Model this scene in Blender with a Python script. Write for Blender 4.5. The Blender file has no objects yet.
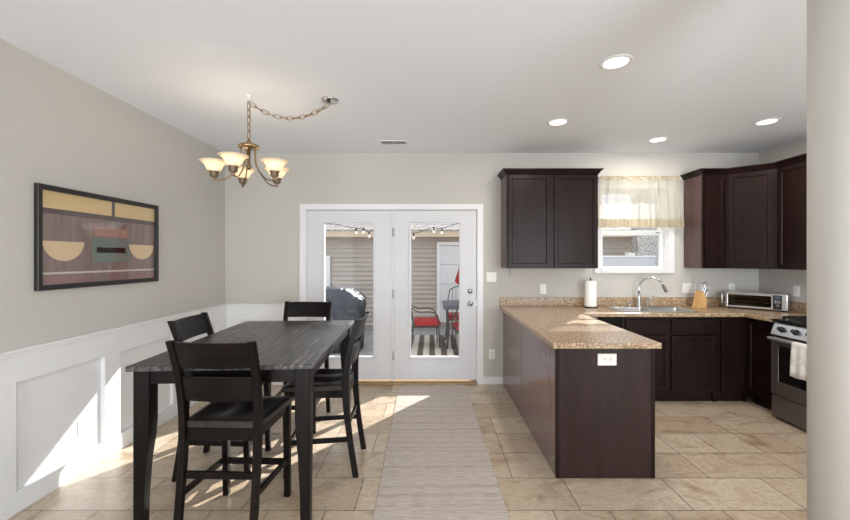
import bpy, bmesh, math, random
from mathutils import Matrix, Vector, noise

random.seed(7)
PI = math.pi
R = math.radians
SC = bpy.context.scene
COL = SC.collection

# ------------------------------------------------------------------ camera, sky, sun, fill light, exposure
cam_d = bpy.data.cameras.new('camera')
cam = bpy.data.objects.new('camera', cam_d); COL.objects.link(cam)
cam.location = (0, 0, 1.489)
cam.rotation_euler = (PI / 2, 0, 0)
cam_d.sensor_width = 36.0
cam_d.lens = 36.0 * 396.2 / 850.0
cam_d.shift_x = -7.0 / 850.0
cam_d.shift_y = -1.5 / 850.0
cam_d.clip_start = 0.05
SC.camera = cam

world = bpy.data.worlds.new('sky'); SC.world = world
world.use_nodes = True
wb = world.node_tree.nodes['Background']
wb.inputs['Color'].default_value = (0.86, 0.93, 1.0, 1)
wb.inputs['Strength'].default_value = 1.15

sun_d = bpy.data.lights.new('sun', 'SUN')
sun_d.energy = 8.5
sun_d.angle = R(0.6)
sun_d.color = (1.0, 0.97, 0.92)
sun = bpy.data.objects.new('sun', sun_d); COL.objects.link(sun)
sun.rotation_euler = Vector((-0.71, -1.0, -0.755)).to_track_quat('-Z', 'Y').to_euler()
sun.location = (6, 10, 8)


def area(name, loc, rot, sx, sy, power, color):
    d = bpy.data.lights.new(name, 'AREA'); d.shape = 'RECTANGLE'
    d.size = sx; d.size_y = sy; d.energy = power; d.color = color
    o = bpy.data.objects.new(name, d); COL.objects.link(o)
    o.location = loc; o.rotation_euler = rot
    return o


# fill lamps added for brightness at openings in the unseen wall behind the viewer
area('rear_fill_light', (-1.25, -2.98, 1.25), (R(100), 0, 0), 1.0, 2.1, 80, (0.92, 0.96, 1.0))
area('rear_fill_light', (2.3, -2.98, 1.25), (R(100), 0, 0), 2.5, 2.1, 180, (0.92, 0.96, 1.0))

SC.view_settings.view_transform = 'Standard'
SC.view_settings.look = 'None'
SC.view_settings.exposure = 0.28
SC.view_settings.gamma = 1.0
SC.view_settings.use_curve_mapping = False
try:
    SC.cycles.max_bounces = 10
    SC.cycles.diffuse_bounces = 6
    SC.cycles.transparent_max_bounces = 16
except Exception:
    pass


# ------------------------------------------------------------------ helpers
def fr(origin, w):
    """Local frame: u to the right along a face, v up, w outwards."""
    w = Vector((w[0], w[1], 0)).normalized()
    v = Vector((0, 0, 1))
    u = v.cross(w)
    m = Matrix.Identity(4)
    for i in range(3):
        m[i][0] = u[i]; m[i][1] = v[i]; m[i][2] = w[i]; m[i][3] = origin[i]
    return m


class MB:
    def __init__(self, M=None):
        self.bm = bmesh.new()
        self.M = M

    def _new(self, verts):
        if self.M is not None:
            for v in verts:
                v.co = self.M @ v.co

    def box(self, x0, x1, y0, y1, z0, z1, bev=0.0, seg=1):
        x0, x1 = min(x0, x1), max(x0, x1); y0, y1 = min(y0, y1), max(y0, y1); z0, z1 = min(z0, z1), max(z0, z1)
        vs = [self.bm.verts.new(p) for p in ((x0, y0, z0), (x1, y0, z0), (x1, y1, z0), (x0, y1, z0),
                                             (x0, y0, z1), (x1, y0, z1), (x1, y1, z1), (x0, y1, z1))]
        fs = [self.bm.faces.new([vs[i] for i in f]) for f in
              ((3, 2, 1, 0), (4, 5, 6, 7), (0, 1, 5, 4), (1, 2, 6, 5), (2, 3, 7, 6), (3, 0, 4, 7))]
        if bev > 0:
            es = list({e for f in fs for e in f.edges})
            r = bmesh.ops.bevel(self.bm, geom=es, offset=bev, segments=seg, profile=0.5, affect='EDGES')
            vs = list({v for f in r['faces'] for v in f.verts})
            if seg > 1:
                for f in r['faces']:
                    f.smooth = True
        self._new(vs)
        return self

    def loft(self, secs, cap=True, smooth=False, closed=False):
        rows = [[self.bm.verts.new(p) for p in s] for s in secs]
        n = len(rows[0])
        rng = range(len(rows)) if closed else range(len(rows) - 1)
        for i in rng:
            a, b = rows[i], rows[(i + 1) % len(rows)]
            for j in range(n):
                f = self.bm.faces.new((a[j], a[(j + 1) % n], b[(j + 1) % n], b[j])); f.smooth = smooth
        if cap and not closed:
            self.bm.faces.new(list(reversed(rows[0]))); self.bm.faces.new(rows[-1])
        self._new([v for r in rows for v in r])
        return self

    def tube(self, pts, r, n=8, closed=False, cap=True):
        pts = [Vector(p) for p in pts]
        rs = r if isinstance(r, (list, tuple)) else [r] * len(pts)
        secs = []
        up = None
        m = len(pts)
        for i, p in enumerate(pts):
            a = pts[(i - 1) % m] if (closed or i > 0) else p
            b = pts[(i + 1) % m] if (closed or i < m - 1) else p
            t = (b - a).normalized()
            if up is None:
                up = Vector((0, 0, 1)) if abs(t.z) < 0.9 else Vector((1, 0, 0))
            s = t.cross(up)
            if s.length < 1e-5:
                s = t.orthogonal()
            s.normalize(); u2 = s.cross(t).normalized(); up = u2
            secs.append([p + (s * math.cos(2 * PI * k / n) + u2 * math.sin(2 * PI * k / n)) * rs[i] for k in range(n)])
        return self.loft(secs, cap=cap, smooth=True, closed=closed)

    def lathe(self, prof, c=(0, 0, 0), n=24, axis='z', smooth=True, cap=False):
        secs = []
        for r, h in prof:
            r = max(r, 1e-4)
            ring = []
            for k in range(n):
                a = 2 * PI * k / n
                if axis == 'z':
                    ring.append((c[0] + r * math.cos(a), c[1] + r * math.sin(a), c[2] + h))
                elif axis == 'y':
                    ring.append((c[0] + r * math.cos(a), c[1] + h, c[2] - r * math.sin(a)))
                else:
                    ring.append((c[0] + h, c[1] + r * math.cos(a), c[2] + r * math.sin(a)))
            secs.append(ring)
        return self.loft(secs, cap=cap, smooth=smooth)

    def slab(self, us, vs, skip, w0, w1, order='uvw'):
        """Slab with rectangular holes from a grid of cells; skip(i, j) leaves a cell out."""
        def pt(u, v, w):
            d = {'u': u, 'v': v, 'w': w}
            return tuple(d[c] for c in order)
        cache = {}

        def V(i, j, k):
            if (i, j, k) not in cache:
                cache[(i, j, k)] = self.bm.verts.new(pt(us[i], vs[j], (w0, w1)[k]))
            return cache[(i, j, k)]
        nu, nv = len(us) - 1, len(vs) - 1
        inc = lambda i, j: 0 <= i < nu and 0 <= j < nv and not skip(i, j)
        for i in range(nu):
            for j in range(nv):
                if not inc(i, j):
                    continue
                self.bm.faces.new((V(i, j, 1), V(i + 1, j, 1), V(i + 1, j + 1, 1), V(i, j + 1, 1)))
                self.bm.faces.new((V(i, j + 1, 0), V(i + 1, j + 1, 0), V(i + 1, j, 0), V(i, j, 0)))
                for di, dj, a, b in ((-1, 0, (i, j + 1), (i, j)), (1, 0, (i + 1, j), (i + 1, j + 1)),
                                     (0, -1, (i, j), (i + 1, j)), (0, 1, (i + 1, j + 1), (i, j + 1))):
                    if not inc(i + di, j + dj):
                        self.bm.faces.new((V(*a, 0), V(*b, 0), V(*b, 1), V(*a, 1)))
        self._new(list(cache.values()))
        return self

    def bevel_sharp(self, w, seg=2):
        bmesh.ops.recalc_face_normals(self.bm, faces=self.bm.faces)
        es = [e for e in self.bm.edges if len(e.link_faces) == 2 and e.calc_face_angle() > 0.6]
        bmesh.ops.bevel(self.bm, geom=es, offset=w, segments=seg, profile=0.5, affect='EDGES', clamp_overlap=True)
        return self

    def panel_door(self, w, h, t=0.02, stile=0.055):
        """A framed door: flat frame, small sloped moulding, recessed flat centre."""
        vs = [self.bm.verts.new(p) for p in ((0, 0, 0), (w, 0, 0), (w, h, 0), (0, h, 0), (0, 0, t), (w, 0, t), (w, h, t), (0, h, t))]
        fs = [self.bm.faces.new([vs[i] for i in f]) for f in
              ((3, 2, 1, 0), (4, 5, 6, 7), (0, 1, 5, 4), (1, 2, 6, 5), (2, 3, 7, 6), (3, 0, 4, 7))]
        allv = set(vs)
        self.bm.normal_update()
        for th, dp in ((stile, 0.0), (0.009, -0.009), (0.004, 0.0)):
            self.bm.normal_update()
            r = bmesh.ops.inset_region(self.bm, faces=[fs[1]], thickness=th, depth=dp)
            for f in r['faces']:
                allv.update(f.verts)
            allv.update(fs[1].verts)
        self._new(list(allv))
        return self

    def obj(self, name, mat, parent=None, recalc=True):
        if recalc:
            bmesh.ops.recalc_face_normals(self.bm, faces=self.bm.faces)
        me = bpy.data.meshes.new(name)
        self.bm.to_mesh(me); self.bm.free()
        me.materials.append(mat)
        o = bpy.data.objects.new(name, me); COL.objects.link(o)
        if parent is not None:
            o.parent = parent
        return o


def thing(name, label, cat, loc=(0, 0, 0), rz=0.0, group=None):
    o = bpy.data.objects.new(name, None); COL.objects.link(o)
    o.empty_display_size = 0.1
    o.location = loc; o.rotation_euler = (0, 0, rz)
    o['label'] = label; o['category'] = cat
    if group:
        o['group'] = group
    return o


def tag(o, label, cat, group=None):
    o['label'] = label; o['category'] = cat
    if group:
        o['group'] = group
    return o


def struct(o):
    o['kind'] = 'structure'
    return o


def dup(root, loc, rz, label):
    r = root.copy(); COL.objects.link(r)
    r.location = loc; r.rotation_euler = (0, 0, rz); r['label'] = label
    for ch in list(root.children):
        c = ch.copy(); COL.objects.link(c); c.parent = r
        for g in list(ch.children):
            d = g.copy(); COL.objects.link(d); d.parent = c
    return r


def arc(c, r, a0, a1, n, plane='xz'):
    out = []
    for i in range(n + 1):
        a = a0 + (a1 - a0) * i / n
        u, v = r * math.cos(a), r * math.sin(a)
        out.append((c[0] + u, c[1], c[2] + v) if plane == 'xz' else (c[0], c[1] + u, c[2] + v) if plane == 'yz' else (c[0] + u, c[1] + v, c[2]))
    return out


def spline(pts, n=8):
    P = [Vector(p) for p in pts]
    P = [P[0] * 2 - P[1]] + P + [P[-1] * 2 - P[-2]]
    out = []
    for i in range(1, len(P) - 2):
        a, b, c, d = P[i - 1:i + 3]
        for k in range(n):
            t = k / n
            out.append(0.5 * ((2 * b) + (c - a) * t + (2 * a - 5 * b + 4 * c - d) * t * t + (3 * b - a - 3 * c + d) * t ** 3))
    out.append(P[-2])
    return out


# ------------------------------------------------------------------ materials
def lin(r, g, b):
    f = lambda c: (c / 255 / 12.92) if c / 255 <= 0.04045 else ((c / 255 + 0.055) / 1.055) ** 2.4
    return (f(r), f(g), f(b), 1)


class MT:
    def __init__(self, name, col=(0.5, 0.5, 0.5, 1), rough=0.5, metal=0.0, spec=0.5):
        self.m = bpy.data.materials.new(name); self.m.use_nodes = True
        self.t = self.m.node_tree; self.n = self.t.nodes; self.l = self.t.links
        self.b = self.n['Principled BSDF']
        self.b.inputs['Base Color'].default_value = col
        self.b.inputs['Roughness'].default_value = rough
        self.b.inputs['Metallic'].default_value = metal
        self.b.inputs['Specular IOR Level'].default_value = spec

    def coords(self, scale=(1, 1, 1), loc=(0, 0, 0)):
        tc = self.n.new('ShaderNodeTexCoord'); mp = self.n.new('ShaderNodeMapping')
        mp.inputs['Scale'].default_value = scale; mp.inputs['Location'].default_value = loc
        self.l.new(tc.outputs['Object'], mp.inputs['Vector'])
        return mp.outputs['Vector']

    def noise(self, vec, scale, detail=4, rough=0.6, dist=0.0):
        n = self.n.new('ShaderNodeTexNoise')
        n.inputs['Scale'].default_value = scale; n.inputs['Detail'].default_value = detail
        n.inputs['Roughness'].default_value = rough; n.inputs['Distortion'].default_value = dist
        self.l.new(vec, n.inputs['Vector'])
        return n.outputs['Fac']

    def ramp(self, fac, stops):
        r = self.n.new('ShaderNodeValToRGB'); e = r.color_ramp.elements
        e[0].position, e[0].color = stops[0]; e[1].position, e[1].color = stops[-1]
        for p, c in stops[1:-1]:
            x = e.new(p); x.color = c
        self.l.new(fac, r.inputs['Fac'])
        return r.outputs['Color']

    def mix(self, a, b, fac, mode='MIX'):
        m = self.n.new('ShaderNodeMix'); m.data_type = 'RGBA'; m.blend_type = mode
        for s, v in ((m.inputs[0], fac), (m.inputs[6], a), (m.inputs[7], b)):
            if hasattr(v, 'links'):
                self.l.new(v, s)
            else:
                s.default_value = v
        return m.outputs[2]

    def color(self, out):
        self.l.new(out, self.b.inputs['Base Color']); return self

    def bump(self, h, strength=0.2, dist=0.002):
        b = self.n.new('ShaderNodeBump'); b.inputs['Strength'].default_value = strength; b.inputs['Distance'].default_value = dist
        self.l.new(h, b.inputs['Height']); self.l.new(b.outputs['Normal'], self.b.inputs['Normal'])
        return self


def plain(name, rgb, rough=0.5, metal=0.0, spec=0.5):
    return MT(name, lin(*rgb), rough, metal, spec).m


def m_wall():
    t = MT('wall_paint', lin(195, 192, 186), 0.85, spec=0.2)
    t.bump(t.noise(t.coords(), 180, 2), 0.08, 0.001)
    return t.m


def m_ceiling():
    t = MT('ceiling_paint', lin(236, 240, 246), 0.9, spec=0.1)
    t.bump(t.noise(t.coords(), 70, 3), 0.25, 0.002)
    return t.m


def m_tile():
    t = MT('floor_tile', rough=0.32)
    v = t.coords(loc=(0.46 + 0.67 * 20, -2.342 + 0.345 * 31, 0))
    b = t.n.new('ShaderNodeTexBrick')
    b.offset = 0.5; b.offset_frequency = 2; b.squash = 0.5; b.squash_frequency = 3
    for k, val in (('Scale', 1.0), ('Mortar Size', 0.0035), ('Mortar Smooth', 0.1), ('Bias', 0.0), ('Brick Width', 0.67), ('Row Height', 0.345)):
        b.inputs[k].default_value = val
    b.inputs['Color1'].default_value = lin(186, 168, 146)
    b.inputs['Color2'].default_value = lin(208, 194, 175)
    b.inputs['Mortar'].default_value = lin(120, 111, 100)
    t.l.new(v, b.inputs['Vector'])
    v2 = t.coords(scale=(1, 1.6, 1))
    cl = t.ramp(t.noise(v2, 3.2, 8, 0.65, 0.6), [(0.3, lin(186, 164, 142)), (0.52, (1, 1, 1, 1)), (0.72, lin(218, 206, 192))])
    c = t.mix(b.outputs['Color'], cl, 0.75, 'MULTIPLY')
    cl2 = t.ramp(t.noise(v2, 26, 6, 0.7), [(0.38, lin(214, 203, 188)), (0.6, (1, 1, 1, 1))])
    c = t.mix(c, cl2, 0.5, 'MULTIPLY')
    t.color(c)
    inv = t.n.new('ShaderNodeMath'); inv.operation = 'SUBTRACT'; inv.inputs[0].default_value = 1.0
    t.l.new(b.outputs['Fac'], inv.inputs[1])
    t.bump(inv.outputs[0], 0.5, 0.003)
    return t.m


def m_cabinet(name='espresso_wood', a=(24, 13, 12), b=(36, 21, 19), rough=0.32, spec=0.18):
    t = MT(name, rough=rough, spec=spec)
    v = t.coords(scale=(3, 3, 0.5))
    t.color(t.ramp(t.noise(v, 6, 6, 0.6, 0.3), [(0.35, lin(*a)), (0.65, lin(*b))]))
    return t.m


def m_darkwood(name, axis_scale, a=(30, 26, 25), b=(66, 61, 58), rough=0.33, grain=16, spec=0.2):
    t = MT(name, rough=rough, spec=spec)
    f = t.noise(t.coords(scale=axis_scale), grain, 6, 0.72, 0.7)
    t.color(t.ramp(f, [(0.42, lin(*a)), (0.54, lin(*[(x + y) // 2 for x, y in zip(a, b)])), (0.66, lin(*b))]))
    t.bump(f, 0.12, 0.001)
    return t.m


def m_granite():
    t = MT('speckled_laminate', rough=0.25)
    v = t.coords()
    c1 = t.ramp(t.noise(v, 70, 3, 0.7), [(0.3, lin(92, 72, 54)), (0.43, lin(160, 132, 102)), (0.58, lin(192, 168, 138)), (0.7, lin(226, 214, 196))])
    c2 = t.ramp(t.noise(v, 160, 2, 0.6), [(0.36, lin(96, 72, 52)), (0.46, (1, 1, 1, 1))])
    t.color(t.mix(c1, c2, 0.7, 'MULTIPLY'))
    return t.m


def m_rug():
    t = MT('woven_rug', rough=0.95, spec=0.1)
    f = t.noise(t.coords(scale=(5, 60, 1)), 2.2, 5, 0.7)
    g = t.noise(t.coords(scale=(0.25, 14, 1)), 1.5, 3, 0.6)
    c = t.ramp(f, [(0.3, lin(160, 149, 141)), (0.5, lin(189, 179, 170)), (0.7, lin(210, 201, 192))])
    c2 = t.ramp(g, [(0.32, lin(214, 207, 202)), (0.55, (1, 1, 1, 1))])
    t.color(t.mix(c, c2, 0.6, 'MULTIPLY'))
    t.bump(f, 0.6, 0.004)
    return t.m


def m_glass(name='pane_glass', tint=(1, 1, 1, 1), gloss=0.04):
    m = bpy.data.materials.new(name); m.use_nodes = True
    t = m.node_tree; t.nodes.clear()
    o = t.nodes.new('ShaderNodeOutputMaterial'); mx = t.nodes.new('ShaderNodeMixShader')
    tr = t.nodes.new('ShaderNodeBsdfTransparent'); gl = t.nodes.new('ShaderNodeBsdfGlossy')
    lw = t.nodes.new('ShaderNodeLayerWeight')
    pw = t.nodes.new('ShaderNodeMath'); pw.operation = 'POWER'; pw.inputs[1].default_value = 5.0
    fz = t.nodes.new('ShaderNodeMath'); fz.operation = 'MULTIPLY_ADD'; fz.inputs[1].default_value = 0.9; fz.inputs[2].default_value = gloss
    t.links.new(lw.outputs['Facing'], pw.inputs[0]); t.links.new(pw.outputs[0], fz.inputs[0])
    tr.inputs['Color'].default_value = tint; gl.inputs['Roughness'].default_value = 0.02
    t.links.new(fz.outputs[0], mx.inputs[0]); t.links.new(tr.outputs[0], mx.inputs[1]); t.links.new(gl.outputs[0], mx.inputs[2])
    t.links.new(mx.outputs[0], o.inputs['Surface'])
    return m


def m_sheer():
    m = bpy.data.materials.new('sheer_cloth'); m.use_nodes = True
    t = m.node_tree; t.nodes.clear()
    o = t.nodes.new('ShaderNodeOutputMaterial')
    d = t.nodes.new('ShaderNodeBsdfDiffuse'); d.inputs['Color'].default_value = lin(198, 194, 182)
    tl = t.nodes.new('ShaderNodeBsdfTranslucent'); tl.inputs['Color'].default_value = lin(236, 236, 232)
    tr = t.nodes.new('ShaderNodeBsdfTransparent')
    a = t.nodes.new('ShaderNodeMixShader'); a.inputs[0].default_value = 0.26
    b = t.nodes.new('ShaderNodeMixShader'); b.inputs[0].default_value = 0.34
    t.links.new(d.outputs[0], a.inputs[1]); t.links.new(tl.outputs[0], a.inputs[2])
    t.links.new(a.outputs[0], b.inputs[1]); t.links.new(tr.outputs[0], b.inputs[2])
    t.links.new(b.outputs[0], o.inputs['Surface'])
    return m


def m_hem():
    m = bpy.data.materials.new('hem_cloth'); m.use_nodes = True
    t = m.node_tree; t.nodes.clear()
    o = t.nodes.new('ShaderNodeOutputMaterial')
    d = t.nodes.new('ShaderNodeBsdfDiffuse'); d.inputs['Color'].default_value = lin(180, 170, 148)
    tl = t.nodes.new('ShaderNodeBsdfTranslucent'); tl.inputs['Color'].default_value = lin(180, 170, 150)
    a = t.nodes.new('ShaderNodeMixShader'); a.inputs[0].default_value = 0.2
    t.links.new(d.outputs[0], a.inputs[1]); t.links.new(tl.outputs[0], a.inputs[2])
    t.links.new(a.outputs[0], o.inputs['Surface'])
    return m


def m_shade():
    m = bpy.data.materials.new('frosted_shade'); m.use_nodes = True
    t = m.node_tree; t.nodes.clear()
    o = t.nodes.new('ShaderNodeOutputMaterial')
    d = t.nodes.new('ShaderNodeBsdfDiffuse'); d.inputs['Color'].default_value = lin(246, 238, 222)
    tl = t.nodes.new('ShaderNodeBsdfTranslucent'); tl.inputs['Color'].default_value = lin(250, 238, 216)
    a = t.nodes.new('ShaderNodeMixShader'); a.inputs[0].default_value = 0.5
    t.links.new(d.outputs[0], a.inputs[1]); t.links.new(tl.outputs[0], a.inputs[2])
    t.links.new(a.outputs[0], o.inputs['Surface'])
    return m


def m_emit(name, col, s):
    t = MT(name, col, 0.5)
    t.b.inputs['Emission Color'].default_value = col
    t.b.inputs['Emission Strength'].default_value = s
    return t.m


def m_siding():
    t = MT('vinyl_siding', lin(176, 166, 158), 0.6)
    f = t.noise(t.coords(scale=(0.6, 1, 6)), 3, 3)
    t.color(t.ramp(f, [(0.3, lin(170, 160, 152)), (0.7, lin(182, 172, 164))]))
    return t.m


def m_outdoor_rug():
    t = MT('striped_outdoor_rug', rough=0.95, spec=0.1)
    w = t.n.new('ShaderNodeTexWave'); w.wave_type = 'BANDS'; w.bands_direction = 'X'
    w.inputs['Scale'].default_value = 1.55; w.inputs['Distortion'].default_value = 0.6; w.inputs['Detail'].default_value = 2
    t.l.new(t.coords(scale=(1, 0.12, 1)), w.inputs['Vector'])
    n = t.noise(t.coords(scale=(1, 0.5, 1)), 22, 5, 0.7)
    a = t.n.new('ShaderNodeMath'); a.operation = 'ADD'
    s = t.n.new('ShaderNodeMath'); s.operation = 'MULTIPLY_ADD'; s.inputs[1].default_value = 0.9; s.inputs[2].default_value = -0.45
    t.l.new(n, s.inputs[0]); t.l.new(w.outputs['Fac'], a.inputs[0]); t.l.new(s.outputs[0], a.inputs[1])
    t.color(t.ramp(a.outputs[0], [(0.38, lin(96, 86, 78)), (0.6, lin(206, 198, 188))]))
    return t.m


def m_speckle(name, a, b, scale):
    t = MT(name, rough=0.8)
    t.color(t.ramp(t.noise(t.coords(), scale, 4, 0.75), [(0.38, lin(*a)), (0.62, lin(*b))]))
    return t.m


def m_poster():
    """Generic cafe-coloured print, only tones and plain shapes."""
    t = MT('printed_poster', rough=0.6)
    f = t.noise(t.coords(scale=(1, 8, 2)), 3, 4)
    t.color(t.ramp(f, [(0.3, lin(112, 94, 90)), (0.7, lin(142, 120, 114))]))  # brown kept pale: haze of glare on the glazing put into the colour
    return t.m


WALL = m_wall(); CEIL = m_ceiling(); TILE = m_tile(); CAB = m_cabinet()
PENBACK = m_cabinet('espresso_panel_painted_sheen', (104, 78, 75), (122, 94, 91), 0.2, 1.0)  # same wood as the cabinets, sheen put into a lighter base colour
ENDP = m_cabinet('espresso_end_panel', (40, 27, 25), (51, 36, 34), 0.35, 0.22)
CABSIDE = m_cabinet('espresso_side_painted_sheen', (78, 56, 54), (92, 68, 66), 0.3, 0.6)  # cabinet sides: reddish reflected sheen painted in by lightening the brown
WHITE = plain('white_trim_paint', (229, 230, 231), 0.4)
DOORW = plain('white_door_paint', (212, 213, 216), 0.45)
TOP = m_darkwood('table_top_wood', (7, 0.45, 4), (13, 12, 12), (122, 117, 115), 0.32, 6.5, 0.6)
LEGW = m_darkwood('dark_leg_wood', (6, 6, 0.5), (10, 6, 5), (24, 15, 13), 0.35, 8)
RAILW = m_darkwood('dark_rail_wood', (0.6, 6, 6), (9, 5, 5), (32, 21, 18), 0.36, 7)
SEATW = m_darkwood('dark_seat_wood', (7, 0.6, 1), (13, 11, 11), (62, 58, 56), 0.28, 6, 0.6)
GRAN = m_granite(); RUG = m_rug(); GLASS = m_glass(); SHEER = m_sheer(); HEM = m_hem(); SHADE = m_shade()
CHROME = plain('brushed_chrome', (205, 206, 208), 0.16, 1.0)
STEEL = plain('stainless_steel', (196, 197, 199), 0.28, 1.0)
DSTEEL = plain('dark_stainless_steel', (118, 110, 106), 0.42, 0.75)
BRONZE = plain('antique_brass', (150, 128, 100), 0.32, 1.0)
BLACK = plain('black_enamel', (18, 18, 19), 0.3)
BGLASS = plain('black_oven_glass', (22, 20, 20), 0.08)
IRON = plain('cast_iron', (24, 24, 25), 0.6)
PLATE = plain('white_plastic', (236, 235, 230), 0.4)
SLOT = plain('dark_slot', (60, 58, 56), 0.6)
PAPER = MT('paper_towel', lin(244, 243, 240), 0.95, spec=0.1).m
BLOCKW = m_darkwood('light_block_wood', (5, 5, 0.6), (204, 160, 106), (226, 188, 138), 0.5, 6)
FRAMEB = plain('black_frame', (34, 31, 31), 0.4)
BULB = m_emit('lit_bulb', (1, 0.88, 0.68, 1), 5.0)
LENS = m_emit('lit_lens', (1, 0.97, 0.92, 1), 3.0)
SIDING = m_siding()
TAN = plain('tan_fascia', (204, 186, 158), 0.6)
CONC = m_speckle('concrete', (140, 140, 142), (164, 163, 163), 5)
REDC = MT('red_cushion', lin(158, 12, 26), 0.8, spec=0.2).m
DKMET = plain('dark_patio_metal', (38, 38, 42), 0.45)
SLATE = plain('slate_table_top', (64, 70, 82), 0.4)
TOWEL = m_speckle('towel_cloth', (216, 211, 208), (240, 237, 233), 18)

# ------------------------------------------------------------------ the room
LX, RX, BY, FY, HZ = -2.456, 3.874, 4.70, -3.0, 2.74
struct(MB().box(LX - .15, RX + .15, FY - .15, BY + .15, -.1, 0).obj('floor', TILE))
struct(MB().box(LX - .15, RX + .15, FY - .15, BY + .15, HZ, HZ + .1).obj('ceiling', CEIL))
struct(MB().box(LX - .15, LX, FY - .15, BY + .15, 0, HZ).obj('wall_left', WALL))
struct(MB().box(RX, RX + .15, FY - .15, BY + .15, 0, HZ).obj('wall_right', WALL))
DX0, DX1, DZ1 = -1.498, .541, 2.076                     # french door opening
WX0, WX1, WZ0, WZ1 = 2.0, 2.79, 1.362, 2.32             # kitchen window opening
us = [LX, DX0, DX1, WX0, WX1, RX]; vs = [0, WZ0, DZ1, WZ1, HZ]
struct(MB().slab(us, vs, lambda i, j: (i == 1 and j in (0, 1)) or (i == 3 and j in (1, 2)), BY, BY + .15, 'uwv').obj('wall_back', WALL))
us = [LX, -1.76, -.74, 1.04, 3.56, RX]; vs = [0, .2, 2.3, HZ]
struct(MB().slab(us, vs, lambda i, j: j == 1 and i in (1, 3), FY - .15, FY, 'uwv').obj('wall_rear', WALL))
struct(MB().lathe([(.15, 0.0), (.15, HZ)], (1.345, 1.204, 0), 64, cap=True).obj('column', WALL))

# wainscot with recessed panels on the left wall and beside the french door
SURF = .035
y = 2.311 - .775 * 4
edges = [FY]
for k in range(7):
    edges += [y + .775 * k, y + .775 * k + .62]
edges += [BY]
m = MB()
m.slab(edges, [0, .127, .762, .94], lambda i, j: j == 1 and i % 2 == 1, LX + .004, LX + SURF, 'wuv')
m.box(LX, LX + .008, FY, BY, 0, .94)
m.bevel_sharp(.003, 1)
struct(m.obj('trim_1', WHITE))
m = MB()
m.slab([LX + SURF, LX + .2, -1.72, -1.566], [0, .127, .762, .94], lambda i, j: i == 1 and j == 1, BY - SURF, BY - .004, 'uwv')
m.box(LX + SURF, -1.566, BY - .008, BY, 0, .94)
m.bevel_sharp(.003, 1)
struct(m.obj('trim_2', WHITE))
m = MB()
m.box(LX, LX + .05, FY, BY, .94, .958, .004)
m.box(LX, LX + .043, FY, BY, .918, .94, .004)
struct(m.obj('trim_3', WHITE))
m = MB()
m.box(LX + .05, -1.566, BY - .05, BY, .94, .958, .004)
m.box(LX + .05, -1.566, BY - .043, BY, .918, .94, .004)
struct(m.obj('trim_4', WHITE))
struct(MB().box(.609, .842, BY - .016, BY, 0, .092, .004).obj('baseboard_back', WHITE))

# ------------------------------------------------------------------ french doors
m = MB()
m.box(-1.566, DX0 + .006, BY - .022, BY, 0, 2.136, .004)
m.box(DX1 - .006, .609, BY - .022, BY, 0, 2.136, .004)
m.box(DX0 + .006, DX1 - .006, BY - .022, BY, DZ1 - .006, 2.136, .004)
casing = struct(m.obj('trim_5', WHITE))
m = MB()
m.box(DX0, DX0 + .012, BY, BY + .14, 0.03, DZ1)
m.box(DX1 - .012, DX1, BY, BY + .14, 0.03, DZ1)
m.box(DX0 + .012, DX1 - .012, BY, BY + .14, DZ1 - .012, DZ1)
m.obj('door_jamb', WHITE, casing)
THRESH = m_darkwood('threshold_wood', (.5, 6, 6), (150, 122, 92), (176, 150, 118), .45, 6)
struct(MB().box(DX0 + .006, DX1 - .006, BY - .05, BY + .14, 0, .028, .006).obj('trim_6', THRESH))


def glazed_door(name, x0, x1, gx0, gx1):
    gz0, gz1 = .322, 1.911
    yf, yb = BY + .004, BY + .048
    z0, z1 = .05, 2.058
    d = struct(MB().slab([x0, gx0, gx1, x1], [z0, gz0, gz1, z1], lambda i, j: i == 1 and j == 1, yf, yb, 'uwv').bevel_sharp(.002, 1).obj(name, DOORW))
    for yy0, yy1 in ((yf - .012, yf + .004), (yb - .004, yb + .012)):
        MB().slab([gx0 - .024, gx0, gx1, gx1 + .024], [gz0 - .024, gz0, gz1, gz1 + .024], lambda i, j: i == 1 and j == 1, yy0, yy1, 'uwv').bevel_sharp(.004, 1).obj('glass_frame', DOORW, d)
    MB().box(gx0 - .005, gx1 + .005, BY + .024, BY + .028, gz0 - .005, gz1 + .005).obj('glass_pane', GLASS, d)
    return d


glazed_door('door_1', DX0 + .016, -.473, -1.278, -.695)
rd = glazed_door('door_2', -.448, DX1 - .018, -.251, .324)
m = MB().box(-.471, -.450, BY - .006, BY + .06, .03, 2.06, .003)
m.obj('center_post', WHITE, casing)
for hz in (1.80, 1.07, .34):
    MB().lathe([(.007, -.05), (.007, .05)], (-.459, BY - .012, hz), 12, cap=True).obj('hinge', STEEL, rd)
MB().lathe([(.0, 0), (.03, 0), (.03, -.008), (.022, -.012), (.018, -.02), (.0, -.022)], (.451, BY + .004, 1.10), 24, 'y').obj('deadbolt', CHROME, rd)
MB().lathe([(.0, 0), (.033, 0), (.033, -.006), (.013, -.010), (.012, -.034), (.026, -.046), (.028, -.058), (.022, -.068), (.0, -.072)], (.453, BY + .004, .955), 24, 'y').obj('door_knob', CHROME, rd)
MB().box(.521, .527, BY - .004, BY + .02, .92, 1.0).obj('latch_plate', STEEL, rd)

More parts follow.
